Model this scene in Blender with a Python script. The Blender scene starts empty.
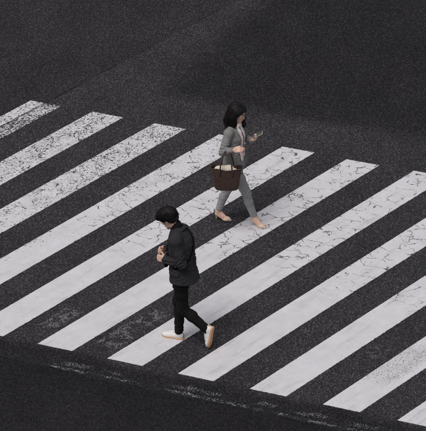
import bpy, bmesh, math, random
import numpy as np
from mathutils import Vector
R = math.radians
scene = bpy.context.scene
COL = scene.collection

# ------------------------------------------------------------------ camera
cam_d = bpy.data.cameras.new('camera'); cam = bpy.data.objects.new('camera', cam_d); COL.objects.link(cam)
cam_d.sensor_width = 36; cam_d.sensor_fit = 'HORIZONTAL'; cam_d.lens = 332.85
cam_d.clip_start = 1; cam_d.clip_end = 5000
from mathutils import Matrix
_rt = Vector((0.99904822, -0.01980279, -0.03886516)); _up = Vector((0.04361939, 0.4535584, 0.89015848)); _fw = Vector((0, 0.89100652, -0.4539905))
m = Matrix((( _rt.x, _up.x, -_fw.x, 0), (_rt.y, _up.y, -_fw.y, -43.5358), (_rt.z, _up.z, -_fw.z, 22.1826), (0, 0, 0, 1)))
cam.matrix_world = m
scene.camera = cam

# ------------------------------------------------------------------ sky, sun, exposure (overcast)
SUN_EL, SUN_AZ = 62, 215          # compass-like azimuth of the sun, degrees from +Y clockwise
w = bpy.data.worlds.new('World'); scene.world = w; w.use_nodes = True
nt = w.node_tree; nt.nodes.clear()
sky = nt.nodes.new('ShaderNodeTexSky'); sky.sky_type = 'NISHITA'; sky.sun_disc = False
sky.sun_elevation = R(SUN_EL); sky.sun_rotation = R(SUN_AZ); sky.dust_density = 5; sky.air_density = 1.0; sky.ozone_density = 1.5
hs = nt.nodes.new('ShaderNodeHueSaturation'); hs.inputs['Saturation'].default_value = 0.16
bg = nt.nodes.new('ShaderNodeBackground'); bg.inputs['Strength'].default_value = 0.092
wo = nt.nodes.new('ShaderNodeOutputWorld')
nt.links.new(sky.outputs[0], hs.inputs['Color']); nt.links.new(hs.outputs[0], bg.inputs[0]); nt.links.new(bg.outputs[0], wo.inputs[0])
sl = bpy.data.lights.new('sun', 'SUN'); sl.energy = 1.3; sl.angle = R(28); sl.color = (1, 0.965, 0.93)
so = bpy.data.objects.new('sun', sl); COL.objects.link(so)
d = Vector((math.sin(R(SUN_AZ))*math.cos(R(SUN_EL)), math.cos(R(SUN_AZ))*math.cos(R(SUN_EL)), math.sin(R(SUN_EL))))
so.rotation_euler = d.to_track_quat('Z', 'Y').to_euler(); so.location = d*60
vs = scene.view_settings; vs.view_transform = 'Standard'; vs.look = 'None'; vs.gamma = 1; vs.use_curve_mapping = False
vs.exposure = 0.0

# ------------------------------------------------------------------ node helpers
def newmat(name):
    mt = bpy.data.materials.new(name); mt.use_nodes = True; nt = mt.node_tree
    return mt, nt, nt.nodes['Principled BSDF']
class N:
    """small node-graph writer"""
    def __init__(s, nt): s.nt = nt
    def node(s, t, **kw):
        n = s.nt.nodes.new(t)
        for k, v in kw.items(): setattr(n, k, v)
        return n
    def put(s, sock, v):
        if isinstance(v, bpy.types.NodeSocket): s.nt.links.new(v, sock)
        elif v is not None: sock.default_value = v
    def math(s, op, a, b=None, c=None, clamp=False):
        n = s.node('ShaderNodeMath', operation=op, use_clamp=clamp)
        s.put(n.inputs[0], a); s.put(n.inputs[1], b); s.put(n.inputs[2], c); return n.outputs[0]
    def noise(s, vec, scale, detail=2, rough=.5, dist=0, out='Fac'):
        n = s.node('ShaderNodeTexNoise'); s.put(n.inputs['Vector'], vec); n.inputs['Scale'].default_value = scale
        n.inputs['Detail'].default_value = detail; n.inputs['Roughness'].default_value = rough; n.inputs['Distortion'].default_value = dist
        return n.outputs[out]
    def voro(s, vec, scale, feature='F1', rnd=1):
        n = s.node('ShaderNodeTexVoronoi', feature=feature); s.put(n.inputs['Vector'], vec); n.inputs['Scale'].default_value = scale
        n.inputs['Randomness'].default_value = rnd; return n
    def mapr(s, v, a, b, c=0., d_=1., mode='SMOOTHSTEP'):
        n = s.node('ShaderNodeMapRange', interpolation_type=mode); s.put(n.inputs[0], v)
        for i, q in enumerate((a, b, c, d_)): s.put(n.inputs[i+1], q)
        return n.outputs[0]
    def mix(s, f, a, b):
        n = s.node('ShaderNodeMix', data_type='RGBA'); s.put(n.inputs[0], f)
        for i, q in ((6, a), (7, b)):
            if isinstance(q, tuple): q = (*q, 1) if len(q) == 3 else q
            s.put(n.inputs[i], q)
        return n.outputs[2]
    def scale(s, col, v):
        n = s.node('ShaderNodeVectorMath', operation='SCALE'); s.put(n.inputs[0], col); s.put(n.inputs['Scale'], v); return n.outputs[0]
    def vadd(s, a, b):
        n = s.node('ShaderNodeVectorMath', operation='ADD'); s.put(n.inputs[0], a); s.put(n.inputs[1], b); return n.outputs[0]
    def sep(s, v):
        n = s.node('ShaderNodeSeparateXYZ'); s.put(n.inputs[0], v); return n.outputs
    def bump(s, h, strength, dist):
        n = s.node('ShaderNodeBump'); s.put(n.inputs['Height'], h); n.inputs['Strength'].default_value = strength; n.inputs['Distance'].default_value = dist
        return n.outputs[0]

def asphalt(g, co, tone, contrast=1.0, cell=105):
    """crushed-stone asphalt: dark binder with stones of differing greys; returns colour and height"""
    rot = g.node('ShaderNodeVectorRotate', rotation_type='Z_AXIS'); g.put(rot.inputs['Vector'], co); rot.inputs['Angle'].default_value = R(-40.4)
    el = g.node('ShaderNodeVectorMath', operation='MULTIPLY'); g.put(el.inputs[0], rot.outputs[0]); el.inputs[1].default_value = (.62, 1, 1)   # grain stretched along the camera's view depth, standing in for stone relief
    co = el.outputs[0]
    wob = g.vadd(co, g.scale(g.noise(co, 60, 1, out='Color'), .010))
    v = g.voro(wob, cell); rnd = g.sep(v.outputs['Color'])[0]
    v2 = g.voro(wob, cell*2.1); rnd2 = g.sep(v2.outputs['Color'])[1]
    stone = g.math('POWER', rnd, 4.0)
    fine = g.math('POWER', rnd2, 2.6)
    clump = g.mapr(g.noise(co, 34, 3, .65), .32, .70, .72, 1.3)
    val = g.math('MULTIPLY_ADD', stone, 2.1*contrast, 1.0-.50*contrast)
    val = g.math('MULTIPLY_ADD', fine, .55*contrast, val)
    val = g.math('MULTIPLY', val, g.math('MULTIPLY_ADD', v.outputs['Distance'], -.9*contrast, 1+.30*contrast))
    val = g.math('MULTIPLY', val, clump)
    mott = g.mapr(g.noise(co, 1.5, 5, .62), .25, .75, .76, 1.22, 'LINEAR')
    val = g.math('MULTIPLY', g.math('MULTIPLY', val, mott), tone)
    v3 = g.voro(wob, cell*.9); r3 = g.sep(v3.outputs['Color'])[2]       # the odd pale chipping
    spk = g.math('MULTIPLY', g.mapr(r3, .955, .985), g.mapr(v3.outputs['Distance'], .55, .25))
    val = g.math('ADD', val, g.math('MULTIPLY', spk, g.math('MULTIPLY', tone, 2.2*contrast)))
    hue = g.mix(rnd2, (1.0, .935, 1.10), (1.03, .955, 1.06))
    h = g.math('MULTIPLY_ADD', v.outputs['Distance'], -.8, g.math('MULTIPLY', rnd, .5))
    return g.scale(hue, val), h
def road_tone(g, co):
    """older / newer paving: a lighter strip beside the lengthwise joint, a darker relaid lane past the crossing"""
    x, y, z = g.sep(co)
    wobble = g.math('MULTIPLY_ADD', g.noise(co, 1.1, 3), .7, -.35)
    xs = g.math('ADD', g.math('MULTIPLY_ADD', y, .2245, x), g.math('MULTIPLY', wobble, .5))
    inx = g.mapr(xs, 6.6, 7.05)
    lim = g.math('MULTIPLY_ADD', x, .28, 2.45)
    iny = g.mapr(g.math('SUBTRACT', lim, g.math('MULTIPLY_ADD', wobble, .25, y)), -.30, .34)
    newer = g.math('MULTIPLY', inx, iny)
    leftl = g.mapr(g.math('ADD', y, 0), 5.17, 5.21)
    tone = g.math('MULTIPLY_ADD', newer, -.50, 1.0)
    tone = g.math('MULTIPLY', tone, g.math('MULTIPLY_ADD', leftl, -.22, 1.0))
    # the rolled strip beside the joint, past the crossing
    strip = g.math('MULTIPLY', g.mapr(y, 4.5, 4.9), g.math('MULTIPLY', g.mapr(y, 5.21, 5.17), g.mapr(xs, 6.2, 7.4)))
    tone = g.math('MULTIPLY', tone, g.math('MULTIPLY_ADD', strip, .04, 1.0))
    near = g.mapr(xs, .06, -.16)
    tone = g.math('MULTIPLY', tone, g.math('MULTIPLY_ADD', near, -.52, 1.0))
    # the joint itself, a thin tarred crack
    jn = g.math('ABSOLUTE', g.math('ADD', g.math('SUBTRACT', y, 5.19), g.math('MULTIPLY_ADD', g.noise(co, 5, 4, .6), .07, -.035)))
    gap = g.math('MULTIPLY', g.mapr(jn, .022, .008), g.mapr(g.noise(co, 2.2, 2), .36, .5))
    tone = g.math('MULTIPLY', tone, g.math('MULTIPLY', g.math('MULTIPLY_ADD', gap, g.mapr(x, 6.2, 7.6, -.55, -.22), 1.0), 1.0))
    return tone, gap
ROAD_A = 0.0425
SCRAP = (.27, .265, .28)
def scrap_mask(g, co):
    """old paint still clinging to the stone tops: in three of the gaps and along the tarred joint"""
    x, y, z = g.sep(co); xs = g.math('MULTIPLY_ADD', y, .2245, x)
    def win(v, a, b, soft): return g.math('MULTIPLY', g.mapr(v, a-soft, a+soft), g.mapr(v, b+soft, b-soft))
    tot = None
    for x0, x1, y0, y1, amt in ((.12, .72, .96, 1.22, 1.0), (.20, 1.25, .06, .38, 1.0), (1.97, 2.08, -2.62, -2.30, .9), (1.80, 1.90, -2.62, -2.36, .9), (1.80, 1.95, -1.60, -1.40, .7), (.9, 1.4, -.62, -.45, .5)):
        m_ = g.math('MULTIPLY', g.math('MULTIPLY', win(x, x0, x1, .08), win(y, y0, y1, .05)), amt)
        tot = m_ if tot is None else g.math('MAXIMUM', tot, m_)
    wv = g.vadd(co, g.scale(g.noise(co, 5, 2, out='Color'), .22))
    curl = g.math('ABSOLUTE', g.math('SUBTRACT', g.noise(wv, 5.5, 2, .5), .5))
    curl = g.mapr(curl, .11, .01)
    a1 = g.math('MULTIPLY', tot, curl)
    ln = g.math('MULTIPLY', g.mapr(g.math('ABSOLUTE', g.math('ADD', xs, g.math('MULTIPLY_ADD', g.noise(co, 3, 3), .12, .345))), .065, .005), g.mapr(g.noise(co, 2.6, 3), .33, .55))
    ln2 = g.math('MULTIPLY', g.mapr(g.math('ABSOLUTE', g.math('ADD', xs, g.math('MULTIPLY_ADD', g.noise(co, 2.3, 3), .16, .19))), .09, .01), g.mapr(g.noise(co, 2.7, 3), .38, .60, 0, .85))
    a1 = g.math('MAXIMUM', a1, g.math('MULTIPLY', g.math('MAXIMUM', ln, ln2), win(y, -4.5, .55, .25)))
    grain = g.math('ADD', g.math('MULTIPLY', g.noise(co, 62, 1, .5), .75), g.math('MULTIPLY', g.noise(co, 16, 2, .6), .25))
    return g.mapr(g.math('ADD', g.math('MULTIPLY', a1, .155), grain), .635, .725, 0, g.mapr(a1, .08, .6, 0, .80))
def asphalt_mat():
    mt, nt, b = newmat('old_asphalt'); g = N(nt)
    co = g.node('ShaderNodeTexCoord').outputs['Object']
    c, h = asphalt(g, co, g.math('MULTIPLY', road_tone(g, co)[0], ROAD_A))
    c = g.mix(scrap_mask(g, co), c, SCRAP)
    g.put(b.inputs['Base Color'], c); b.inputs['Roughness'].default_value = .88; b.inputs['Specular IOR Level'].default_value = .12
    g.put(b.inputs['Normal'], g.bump(h, .55, .006)); return mt
def new_asphalt_mat():
    mt, nt, b = newmat('fresh_asphalt'); g = N(nt)
    co = g.node('ShaderNodeTexCoord').outputs['Object']
    x, y, z = g.sep(co)
    xs = g.math('MULTIPLY_ADD', y, .2245, x)
    tone = g.mapr(xs, -1.6, -.5, 1.12, .9)
    c, h = asphalt(g, co, g.math('MULTIPLY', tone, .0175), .70, 130)
    g.put(b.inputs['Base Color'], c); b.inputs['Roughness'].default_value = .9; b.inputs['Specular IOR Level'].default_value = .1
    g.put(b.inputs['Normal'], g.bump(h, .5, .005)); return mt
def tar_mat():
    mt, nt, b = newmat('joint_tar'); g = N(nt)
    co = g.node('ShaderNodeTexCoord').outputs['Object']
    c, h = asphalt(g, co, .0155, .8, 110)
    c = g.mix(scrap_mask(g, co), c, SCRAP)
    g.put(b.inputs['Base Color'], c); b.inputs['Roughness'].default_value = .85; b.inputs['Specular IOR Level'].default_value = .2
    g.put(b.inputs['Normal'], g.bump(h, .5, .005)); return mt
PAINT = (.605, .590, .625)
def paint_mat():
    mt, nt, b = newmat('worn_road_paint'); g = N(nt)
    co = g.node('ShaderNodeTexCoord').outputs['Object']
    x, y, z = g.sep(co); xs = g.math('MULTIPLY_ADD', y, .2245, x)
    rt_, gap = road_tone(g, co)
    ac, ah = asphalt(g, co, g.math('MULTIPLY', rt_, ROAD_A*.62))
    # traffic wear: strongest on the far part of the first stripes
    pat = g.mapr(g.noise(co, .9, 3), .3, .7, -.35, .35)
    dens = g.math('MULTIPLY', g.mapr(g.math('ADD', y, pat), -.6, 3.6, .0, 1.0, 'LINEAR'), g.mapr(g.math('ADD', xs, pat), 1.9, 4.2))
    dens2 = g.mapr(g.math('ADD', y, pat), .9, 3.3)                                           # first stripes are worn along their whole length
    dens = g.math('MAXIMUM', dens, g.math('MULTIPLY', dens2, g.mapr(g.math('ADD', xs, pat), .6, 4.2, .45, 1.0)))
    dens = g.math('ADD', dens, g.math('MULTIPLY', g.mapr(y, 5.20, 5.16), g.mapr(y, 4.6, 4.93, 0, .35)))
    stretch = g.node('ShaderNodeMapping'); g.put(stretch.inputs[0], co); stretch.inputs['Scale'].default_value = (1, 1.0, 1)
    n1 = g.noise(stretch.outputs[0], 36, 5, .68, .7)
    big = g.mapr(g.noise(co, 3.6, 3, .6), .3, .7, -.045, .045, 'LINEAR')
    n1 = g.math('ADD', n1, big)
    thr = g.math('MULTIPLY_ADD', dens, -.192, .742)
    chip = g.mapr(n1, thr, g.math('ADD', thr, .035))
    n1b = g.noise(co, 11, 3, .6, .5)
    chip2 = g.math('MULTIPLY', g.mapr(n1b, g.math('MULTIPLY_ADD', dens, -.13, .80), g.math('MULTIPLY_ADD', dens, -.13, .84)), g.mapr(n1, .40, .5))
    chip = g.math('MAXIMUM', chip, chip2)
    # shrinkage cracks, broken into short lengths, mostly across the stripe
    mp = g.node('ShaderNodeMapping'); g.put(mp.inputs[0], co); mp.inputs['Scale'].default_value = (1.45, .8, 1); mp.inputs['Rotation'].default_value = (0, 0, R(24))
    wc = g.vadd(mp.outputs[0], g.scale(g.noise(co, 7, 3, out='Color'), .16))
    wc = g.vadd(wc, g.scale(g.noise(co, 38, 2, out='Color'), .022))
    dte = g.voro(wc, 3.7, 'DISTANCE_TO_EDGE').outputs['Distance']
    brk = g.mapr(g.noise(co, 6.5, 2), .44, .57)
    wid = g.math('MULTIPLY', g.math('MULTIPLY', brk, g.mapr(g.math('ADD', xs, pat), 2.3, 3.2)), g.math('MULTIPLY_ADD', g.noise(co, 24, 2), .058, -.009))
    crack = g.math('MULTIPLY', g.mapr(g.math('SUBTRACT', wid, dte), -.004, .008), .88)
    wc2 = g.vadd(g.scale(co, 1.0), g.scale(g.noise(co, 9, 3, out='Color'), .14))
    dte2 = g.voro(wc2, 7.5, 'DISTANCE_TO_EDGE').outputs['Distance']
    wid2 = g.math('MULTIPLY', g.math('MULTIPLY', g.mapr(g.noise(co, 3.2, 3), .53, .62), g.mapr(xs, 2.3, 3.4)), .030)
    crack2 = g.math('MULTIPLY', g.mapr(g.math('SUBTRACT', wid2, dte2), -.003, .010), .9)
    pits = g.math('MULTIPLY', g.mapr(g.noise(co, 75, 2, .6), .70, .76), .8)
    # fine speckled wear on one of the last stripes, and nibbled edges
    sp9 = g.math('MULTIPLY', g.math('MULTIPLY', g.mapr(y, -2.55, -2.75), g.mapr(y, -3.15, -3.0)), g.math('MULTIPLY', g.mapr(xs, .35, .9), g.mapr(xs, 2.2, 1.5)))
    pits = g.math('MAXIMUM', pits, g.math('MULTIPLY', g.mapr(g.math('MULTIPLY_ADD', sp9, .17, g.noise(co, 60, 4, .7)), .67, .76), .6))
    vm = g.math('FLOORED_MODULO', y, .9); ed = g.math('MINIMUM', g.math('SUBTRACT', vm, .451), g.math('SUBTRACT', .9, vm))
    bite = g.mapr(g.math('SUBTRACT', g.math('MULTIPLY_ADD', g.noise(co, 21, 5, .75), .085, -.046), ed), 0, .004)
    pits = g.math('MAXIMUM', pits, bite)
    wear = g.math('MAXIMUM', g.math('MAXIMUM', g.math('MAXIMUM', crack, crack2), g.math('MAXIMUM', chip, pits)), g.math('MULTIPLY', gap, .9))
    # grime: scuffs dragged along the driving direction and general mottling
    ms = g.node('ShaderNodeMapping'); g.put(ms.inputs[0], co); ms.inputs['Scale'].default_value = (.45, 3.2, 1); ms.inputs['Rotation'].default_value = (0, 0, R(-12))
    scuff = g.mapr(g.noise(ms.outputs[0], 2.2, 5, .65), .52, .74)
    mt2 = g.node('ShaderNodeMapping'); g.put(mt2.inputs[0], co); mt2.inputs['Scale'].default_value = (2.6, .35, 1); mt2.inputs['Rotation'].default_value = (0, 0, R(9))
    scuff = g.math('MAXIMUM', scuff, g.math('MULTIPLY', g.mapr(g.noise(mt2.outputs[0], 2.6, 5, .68), .60, .78), g.mapr(g.noise(co, 60, 3, .7), .35, .6)))
    scuff = g.math('MULTIPLY', scuff, g.mapr(g.noise(co, 48, 4, .7), .34, .62, .25, 1.0))
    mot = g.mapr(g.noise(co, 4, 6, .72), .3, .7, .90, 1.07, 'LINEAR')
    fin = g.mapr(g.noise(co, 90, 2, .6), .3, .7, .95, 1.05, 'LINEAR')
    pc = g.scale(g.mix(scuff, PAINT, (PAINT[0]*.68, PAINT[1]*.68, PAINT[2]*.68)), g.math('MULTIPLY', mot, fin))
    g.put(b.inputs['Base Color'], g.mix(wear, pc, ac))
    b.inputs['Roughness'].default_value = .75; b.inputs['Specular IOR Level'].default_value = .3
    hh = g.math('ADD', g.math('MULTIPLY', g.math('SUBTRACT', 1., wear), .6), g.math('MULTIPLY', g.noise(co, 110, 2), .18))
    g.put(b.inputs['Normal'], g.bump(hh, .5, .004)); return mt
def cloth_mat(name, col, weave=900, bump=.25, rough=.92, var=.12, sheen=.15, tint=None):
    mt, nt, b = newmat(name); g = N(nt)
    co = g.node('ShaderNodeTexCoord').outputs['Object']
    n = g.mapr(g.noise(co, 9, 4, .6), .3, .7, 1-var, 1+var, 'LINEAR')
    n2 = g.mapr(g.noise(co, 240, 2), .3, .7, 1-var, 1+var, 'LINEAR')
    c = g.mix(g.mapr(g.noise(co, 14, 3), .4, .7), col, tint) if tint else col
    rgb = g.node('ShaderNodeRGB') if not tint else None
    if rgb: rgb.outputs[0].default_value = (*col, 1); c = rgb.outputs[0]
    g.put(b.inputs['Base Color'], g.scale(c, g.math('MULTIPLY', n, n2)))
    b.inputs['Roughness'].default_value = rough; b.inputs['Specular IOR Level'].default_value = .2
    b.inputs['Sheen Weight'].default_value = sheen; b.inputs['Sheen Roughness'].default_value = .5
    h = g.math('ADD', g.noise(co, weave*.25, 2), g.math('MULTIPLY', g.noise(co, 30, 4, .6), 3))
    g.put(b.inputs['Normal'], g.bump(h, bump, .004)); return mt
def plain_mat(name, col, rough=.5, spec=.4, var=.08, scale=40, metal=0):
    mt, nt, b = newmat(name); g = N(nt)
    co = g.node('ShaderNodeTexCoord').outputs['Object']
    rgb = g.node('ShaderNodeRGB'); rgb.outputs[0].default_value = (*col, 1)
    g.put(b.inputs['Base Color'], g.scale(rgb.outputs[0], g.mapr(g.noise(co, scale, 4, .6), .3, .7, 1-var, 1+var, 'LINEAR')))
    b.inputs['Roughness'].default_value = rough; b.inputs['Specular IOR Level'].default_value = spec; b.inputs['Metallic'].default_value = metal
    g.put(b.inputs['Normal'], g.bump(g.noise(co, scale*6, 3), .12, .003)); return mt
def skin_mat():
    mt, nt, b = newmat('skin'); g = N(nt)
    co = g.node('ShaderNodeTexCoord').outputs['Object']
    at = g.node('ShaderNodeAttribute', attribute_name='tint')
    g.put(b.inputs['Base Color'], g.scale(at.outputs['Color'], g.mapr(g.noise(co, 45, 4, .6), .3, .7, .92, 1.08, 'LINEAR')))
    b.inputs['Roughness'].default_value = .5; b.inputs['Specular IOR Level'].default_value = .35
    b.inputs['Subsurface Weight'].default_value = .12; b.inputs['Subsurface Radius'].default_value = (.012, .005, .003)
    g.put(b.inputs['Normal'], g.bump(g.noise(co, 300, 2), .1, .002)); return mt
def hair_mat():
    mt, nt, b = newmat('black_hair'); g = N(nt)
    co = g.node('ShaderNodeTexCoord').outputs['Object']
    g.put(b.inputs['Base Color'], g.mix(g.noise(co, 120, 3), (.0045, .004, .004), (.012, .010, .010)))
    b.inputs['Roughness'].default_value = .5; b.inputs['Specular IOR Level'].default_value = .22; return mt
def check_mat():
    """dark brown canvas with a small two-tone check; object coords: x along the bag, z up"""
    mt, nt, b = newmat('checked_canvas'); g = N(nt)
    uv = g.node('ShaderNodeUVMap').outputs[0]
    ck = g.node('ShaderNodeTexChecker'); g.put(ck.inputs['Vector'], uv); ck.inputs['Scale'].default_value = 1/.020
    co = g.node('ShaderNodeTexCoord').outputs['Object']
    g.put(ck.inputs['Color1'], (.050, .026, .020, 1)); g.put(ck.inputs['Color2'], (.032, .017, .0135, 1))
    n = g.mapr(g.noise(co, 30, 4, .6), .3, .7, .8, 1.2, 'LINEAR')
    g.put(b.inputs['Base Color'], g.scale(ck.outputs[0], n)); b.inputs['Roughness'].default_value = .5; b.inputs['Specular IOR Level'].default_value = .4
    g.put(b.inputs['Normal'], g.bump(g.noise(co, 400, 2), .2, .002)); return mt

# ------------------------------------------------------------------ object helpers
def link(name, me, mat, parent=None, label=None, cat=None, kind=None, group=None, smooth=True):
    o = bpy.data.objects.new(name, me); COL.objects.link(o)
    if mat: me.materials.append(mat)
    if parent: o.parent = parent
    for k, v in (('label', label), ('category', cat), ('kind', kind), ('group', group)):
        if v: o[k] = v
    if smooth: me.polygons.foreach_set('use_smooth', np.ones(len(me.polygons), bool))
    return o
def mesh_np(name, V, F):
    me = bpy.data.meshes.new(name); V = np.asarray(V, np.float32); F = np.asarray(F, np.int32)
    k = F.shape[1]
    me.vertices.add(len(V)); me.vertices.foreach_set('co', V.ravel())
    me.loops.add(F.size); me.loops.foreach_set('vertex_index', F.ravel())
    me.polygons.add(len(F)); me.polygons.foreach_set('loop_start', np.arange(0, F.size, k, dtype=np.int32))
    me.polygons.foreach_set('loop_total', np.full(len(F), k, np.int32))
    me.update(calc_edges=True); me.validate(); return me
def mesh_py(name, V, F):
    me = bpy.data.meshes.new(name); me.from_pydata([tuple(v) for v in V], [], F); me.update(); return me
def empty(name, loc, label, cat):
    o = bpy.data.objects.new(name, None); COL.objects.link(o); o.location = loc; o['label'] = label; o['category'] = cat
    o.empty_display_size = .1; return o
def A(*v): return np.array(v, float)
def unit(v): v = np.asarray(v, float); return v/np.linalg.norm(v)
def tube(pts, rad, n=8, flat=None, close=False):
    """tube along pts; rad scalar or list; flat=(normal_fn or vec, ratio) gives a ribbon"""
    pts = [np.asarray(p, float) for p in pts]; V = []; F = []; m_ = len(pts)
    prev = None
    for i, p in enumerate(pts):
        a = pts[(i-1) % m_] if (close or i > 0) else p; b_ = pts[(i+1) % m_] if (close or i < m_-1) else p
        t = unit(b_-a)
        if flat is not None:
            nn = flat[0][i] if isinstance(flat[0], list) else np.asarray(flat[0], float)
        else: nn = prev if prev is not None else (A(0, 0, 1) if abs(t[2]) < .9 else A(1, 0, 0))
        nn = unit(nn - t*np.dot(nn, t)); prev = nn; s = np.cross(t, nn)
        r = rad[i] if hasattr(rad, '__len__') else rad
        rn = r*(flat[1] if flat else 1)
        for k in range(n):
            an = 2*math.pi*k/n; V.append(p + s*r*math.cos(an) + nn*rn*math.sin(an))
    for i in range(m_ if close else m_-1):
        j = (i+1) % m_
        for k in range(n):
            F.append((i*n+k, i*n+(k+1) % n, j*n+(k+1) % n, j*n+k))
    if not close:
        F.append(tuple(range(n-1, -1, -1))); F.append(tuple((m_-1)*n+k for k in range(n)))
    return V, F
def spline(P, n):
    """Catmull-Rom through P"""
    P = [np.asarray(p, float) for p in P]; P = [2*P[0]-P[1]] + P + [2*P[-1]-P[-2]]; out = []
    for i in range(1, len(P)-2):
        for k in range(n):
            t = k/n; a, b, c, e = P[i-1:i+3]
            out.append(.5*((2*b)+(-a+c)*t+(2*a-5*b+4*c-e)*t*t+(-a+3*b-3*c+e)*t**3))
    out.append(P[-2]); return out

# ------------------------------------------------------------------ signed-distance modelling (numpy) -> continuous surfaces
_rng = np.random.default_rng(7); _LAT = _rng.random((32, 32, 32)).astype(np.float32)
def vnoise(P):
    i = np.floor(P).astype(int); f = P-i; f = f*f*(3-2*f); out = 0
    for dx in (0, 1):
        wx = f[:, 0] if dx else 1-f[:, 0]
        for dy in (0, 1):
            wy = f[:, 1] if dy else 1-f[:, 1]
            for dz in (0, 1):
                wz = f[:, 2] if dz else 1-f[:, 2]
                out = out + wx*wy*wz*_LAT[(i[:, 0]+dx) % 32, (i[:, 1]+dy) % 32, (i[:, 2]+dz) % 32]
    return out
class SDF:
    def __init__(s, lo, hi, h):
        s.lo = np.array(lo, float); s.h = h; s.n = np.ceil((np.array(hi)-s.lo)/h).astype(int)+1
        s.D = np.full(s.n, 1.0, np.float32); s.ax = [(s.lo[i]+np.arange(s.n[i])*h).astype(np.float32) for i in range(3)]
    def put(s, f, lo, hi, k=0.0, op='u'):
        pad = k+3*s.h
        a = np.clip(np.floor((np.array(lo)-pad-s.lo)/s.h).astype(int), 0, s.n); b = np.clip(np.ceil((np.array(hi)+pad-s.lo)/s.h).astype(int)+1, 0, s.n)
        if (b <= a).any(): return
        sl = tuple(slice(i, j) for i, j in zip(a, b))
        X = s.ax[0][sl[0]][:, None, None]; Y = s.ax[1][sl[1]][None, :, None]; Z = s.ax[2][sl[2]][None, None, :]
        d = f(X, Y, Z); c = s.D[sl]
        if op == 's': d = -d
        if k > 0:
            if op == 'u': hh = np.clip(.5+.5*(d-c)/k, 0, 1); s.D[sl] = d+(c-d)*hh-k*hh*(1-hh)
            else: hh = np.clip(.5-.5*(d-c)/k, 0, 1); s.D[sl] = d+(c-d)*hh+k*hh*(1-hh)
        else: s.D[sl] = np.minimum(c, d) if op == 'u' else np.maximum(c, d)
    def cone(s, a, b, ra, rb, k=.02, op='u'):
        a = np.asarray(a, float); b = np.asarray(b, float); ab = b-a; L2 = max(float(ab@ab), 1e-9); r = max(ra, rb)
        def f(X, Y, Z):
            t = np.clip(((X-a[0])*ab[0]+(Y-a[1])*ab[1]+(Z-a[2])*ab[2])/L2, 0, 1)
            return np.sqrt((X-a[0]-t*ab[0])**2+(Y-a[1]-t*ab[1])**2+(Z-a[2]-t*ab[2])**2)-(ra+(rb-ra)*t)
        s.put(f, np.minimum(a, b)-r, np.maximum(a, b)+r, k, op)
    def chain(s, pts, rad, k=.02):
        for i in range(len(pts)-1): s.cone(pts[i], pts[i+1], rad[i], rad[i+1], k)
    def ell(s, c, r, fr=None, k=.02, op='u'):
        c = np.asarray(c, float); fr = np.eye(3) if fr is None else fr; R_ = max(r)
        def f(X, Y, Z):
            x = X-c[0]; y = Y-c[1]; z = Z-c[2]
            q = [(x*fr[i][0]+y*fr[i][1]+z*fr[i][2])/r[i] for i in range(3)]
            k0 = np.sqrt(q[0]**2+q[1]**2+q[2]**2); k1 = np.sqrt((q[0]/r[0])**2+(q[1]/r[1])**2+(q[2]/r[2])**2)
            return k0*(k0-1)/np.maximum(k1, 1e-6)
        s.put(f, c-R_, c+R_, k, op)
    def box(s, c, hs, rad, fr=None, k=.01, op='u'):
        c = np.asarray(c, float); fr = np.eye(3) if fr is None else fr; R_ = float(np.linalg.norm(hs))
        def f(X, Y, Z):
            x = X-c[0]; y = Y-c[1]; z = Z-c[2]
            q = [np.abs(x*fr[i][0]+y*fr[i][1]+z*fr[i][2])-(hs[i]-rad) for i in range(3)]
            return np.sqrt(sum(np.maximum(v, 0)**2 for v in q))+np.minimum(np.maximum(np.maximum(q[0], q[1]), q[2]), 0)-rad
        s.put(f, c-R_, c+R_, k, op)
    def loft(s, sec, F, k=.02, p=2.3, op='u'):
        """sec: rows (z, cx, cy, half-depth along F, half-width across)"""
        sec = np.array(sorted(sec)); L = A(-F[1], F[0]); z0, z1 = sec[0, 0], sec[-1, 0]; m_ = sec[:, 3:].max()
        def f(X, Y, Z):
            cx, cy, a, b = [np.interp(Z, sec[:, 0], sec[:, i]) for i in (1, 2, 3, 4)]
            u = np.abs((X-cx)*F[0]+(Y-cy)*F[1])/a; v = np.abs((X-cx)*L[0]+(Y-cy)*L[1])/b
            dd = ((u**p+v**p+1e-9)**(1/p)-1)*np.minimum(a, b)
            return np.maximum(dd, np.maximum(Z-z1, z0-Z))
        lo = [sec[:, 1].min()-m_, sec[:, 2].min()-m_, z0]; hi = [sec[:, 1].max()+m_, sec[:, 2].max()+m_, z1]
        s.put(f, lo, hi, k, op)
    def warp(s, amp, freq, seed=0, band=.03, sx=(1, 1, 1), ridge=True, zr=None):
        """cloth folds: push the surface in and out with a smooth ridged noise"""
        idx = np.nonzero(np.abs(s.D) < band)
        P = np.stack([s.ax[i][idx[i]] for i in range(3)], 1).astype(float)
        q = P*freq*np.array(sx)+seed*3.17
        q = q+1.1*np.stack([vnoise(q*.5+9.1), vnoise(q*.5+4.3), vnoise(q*.5+1.7)], 1)
        n = vnoise(q); n = (1-np.abs(2*n-1)*1.6) if ridge else 2*n-1
        n = n+.4*(2*vnoise(q*2.3+5)-1)
        am = amp
        if zr is not None: am = amp*np.clip((zr(P)), 0, 1)
        s.D[idx] -= (am*n).astype(np.float32)
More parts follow.
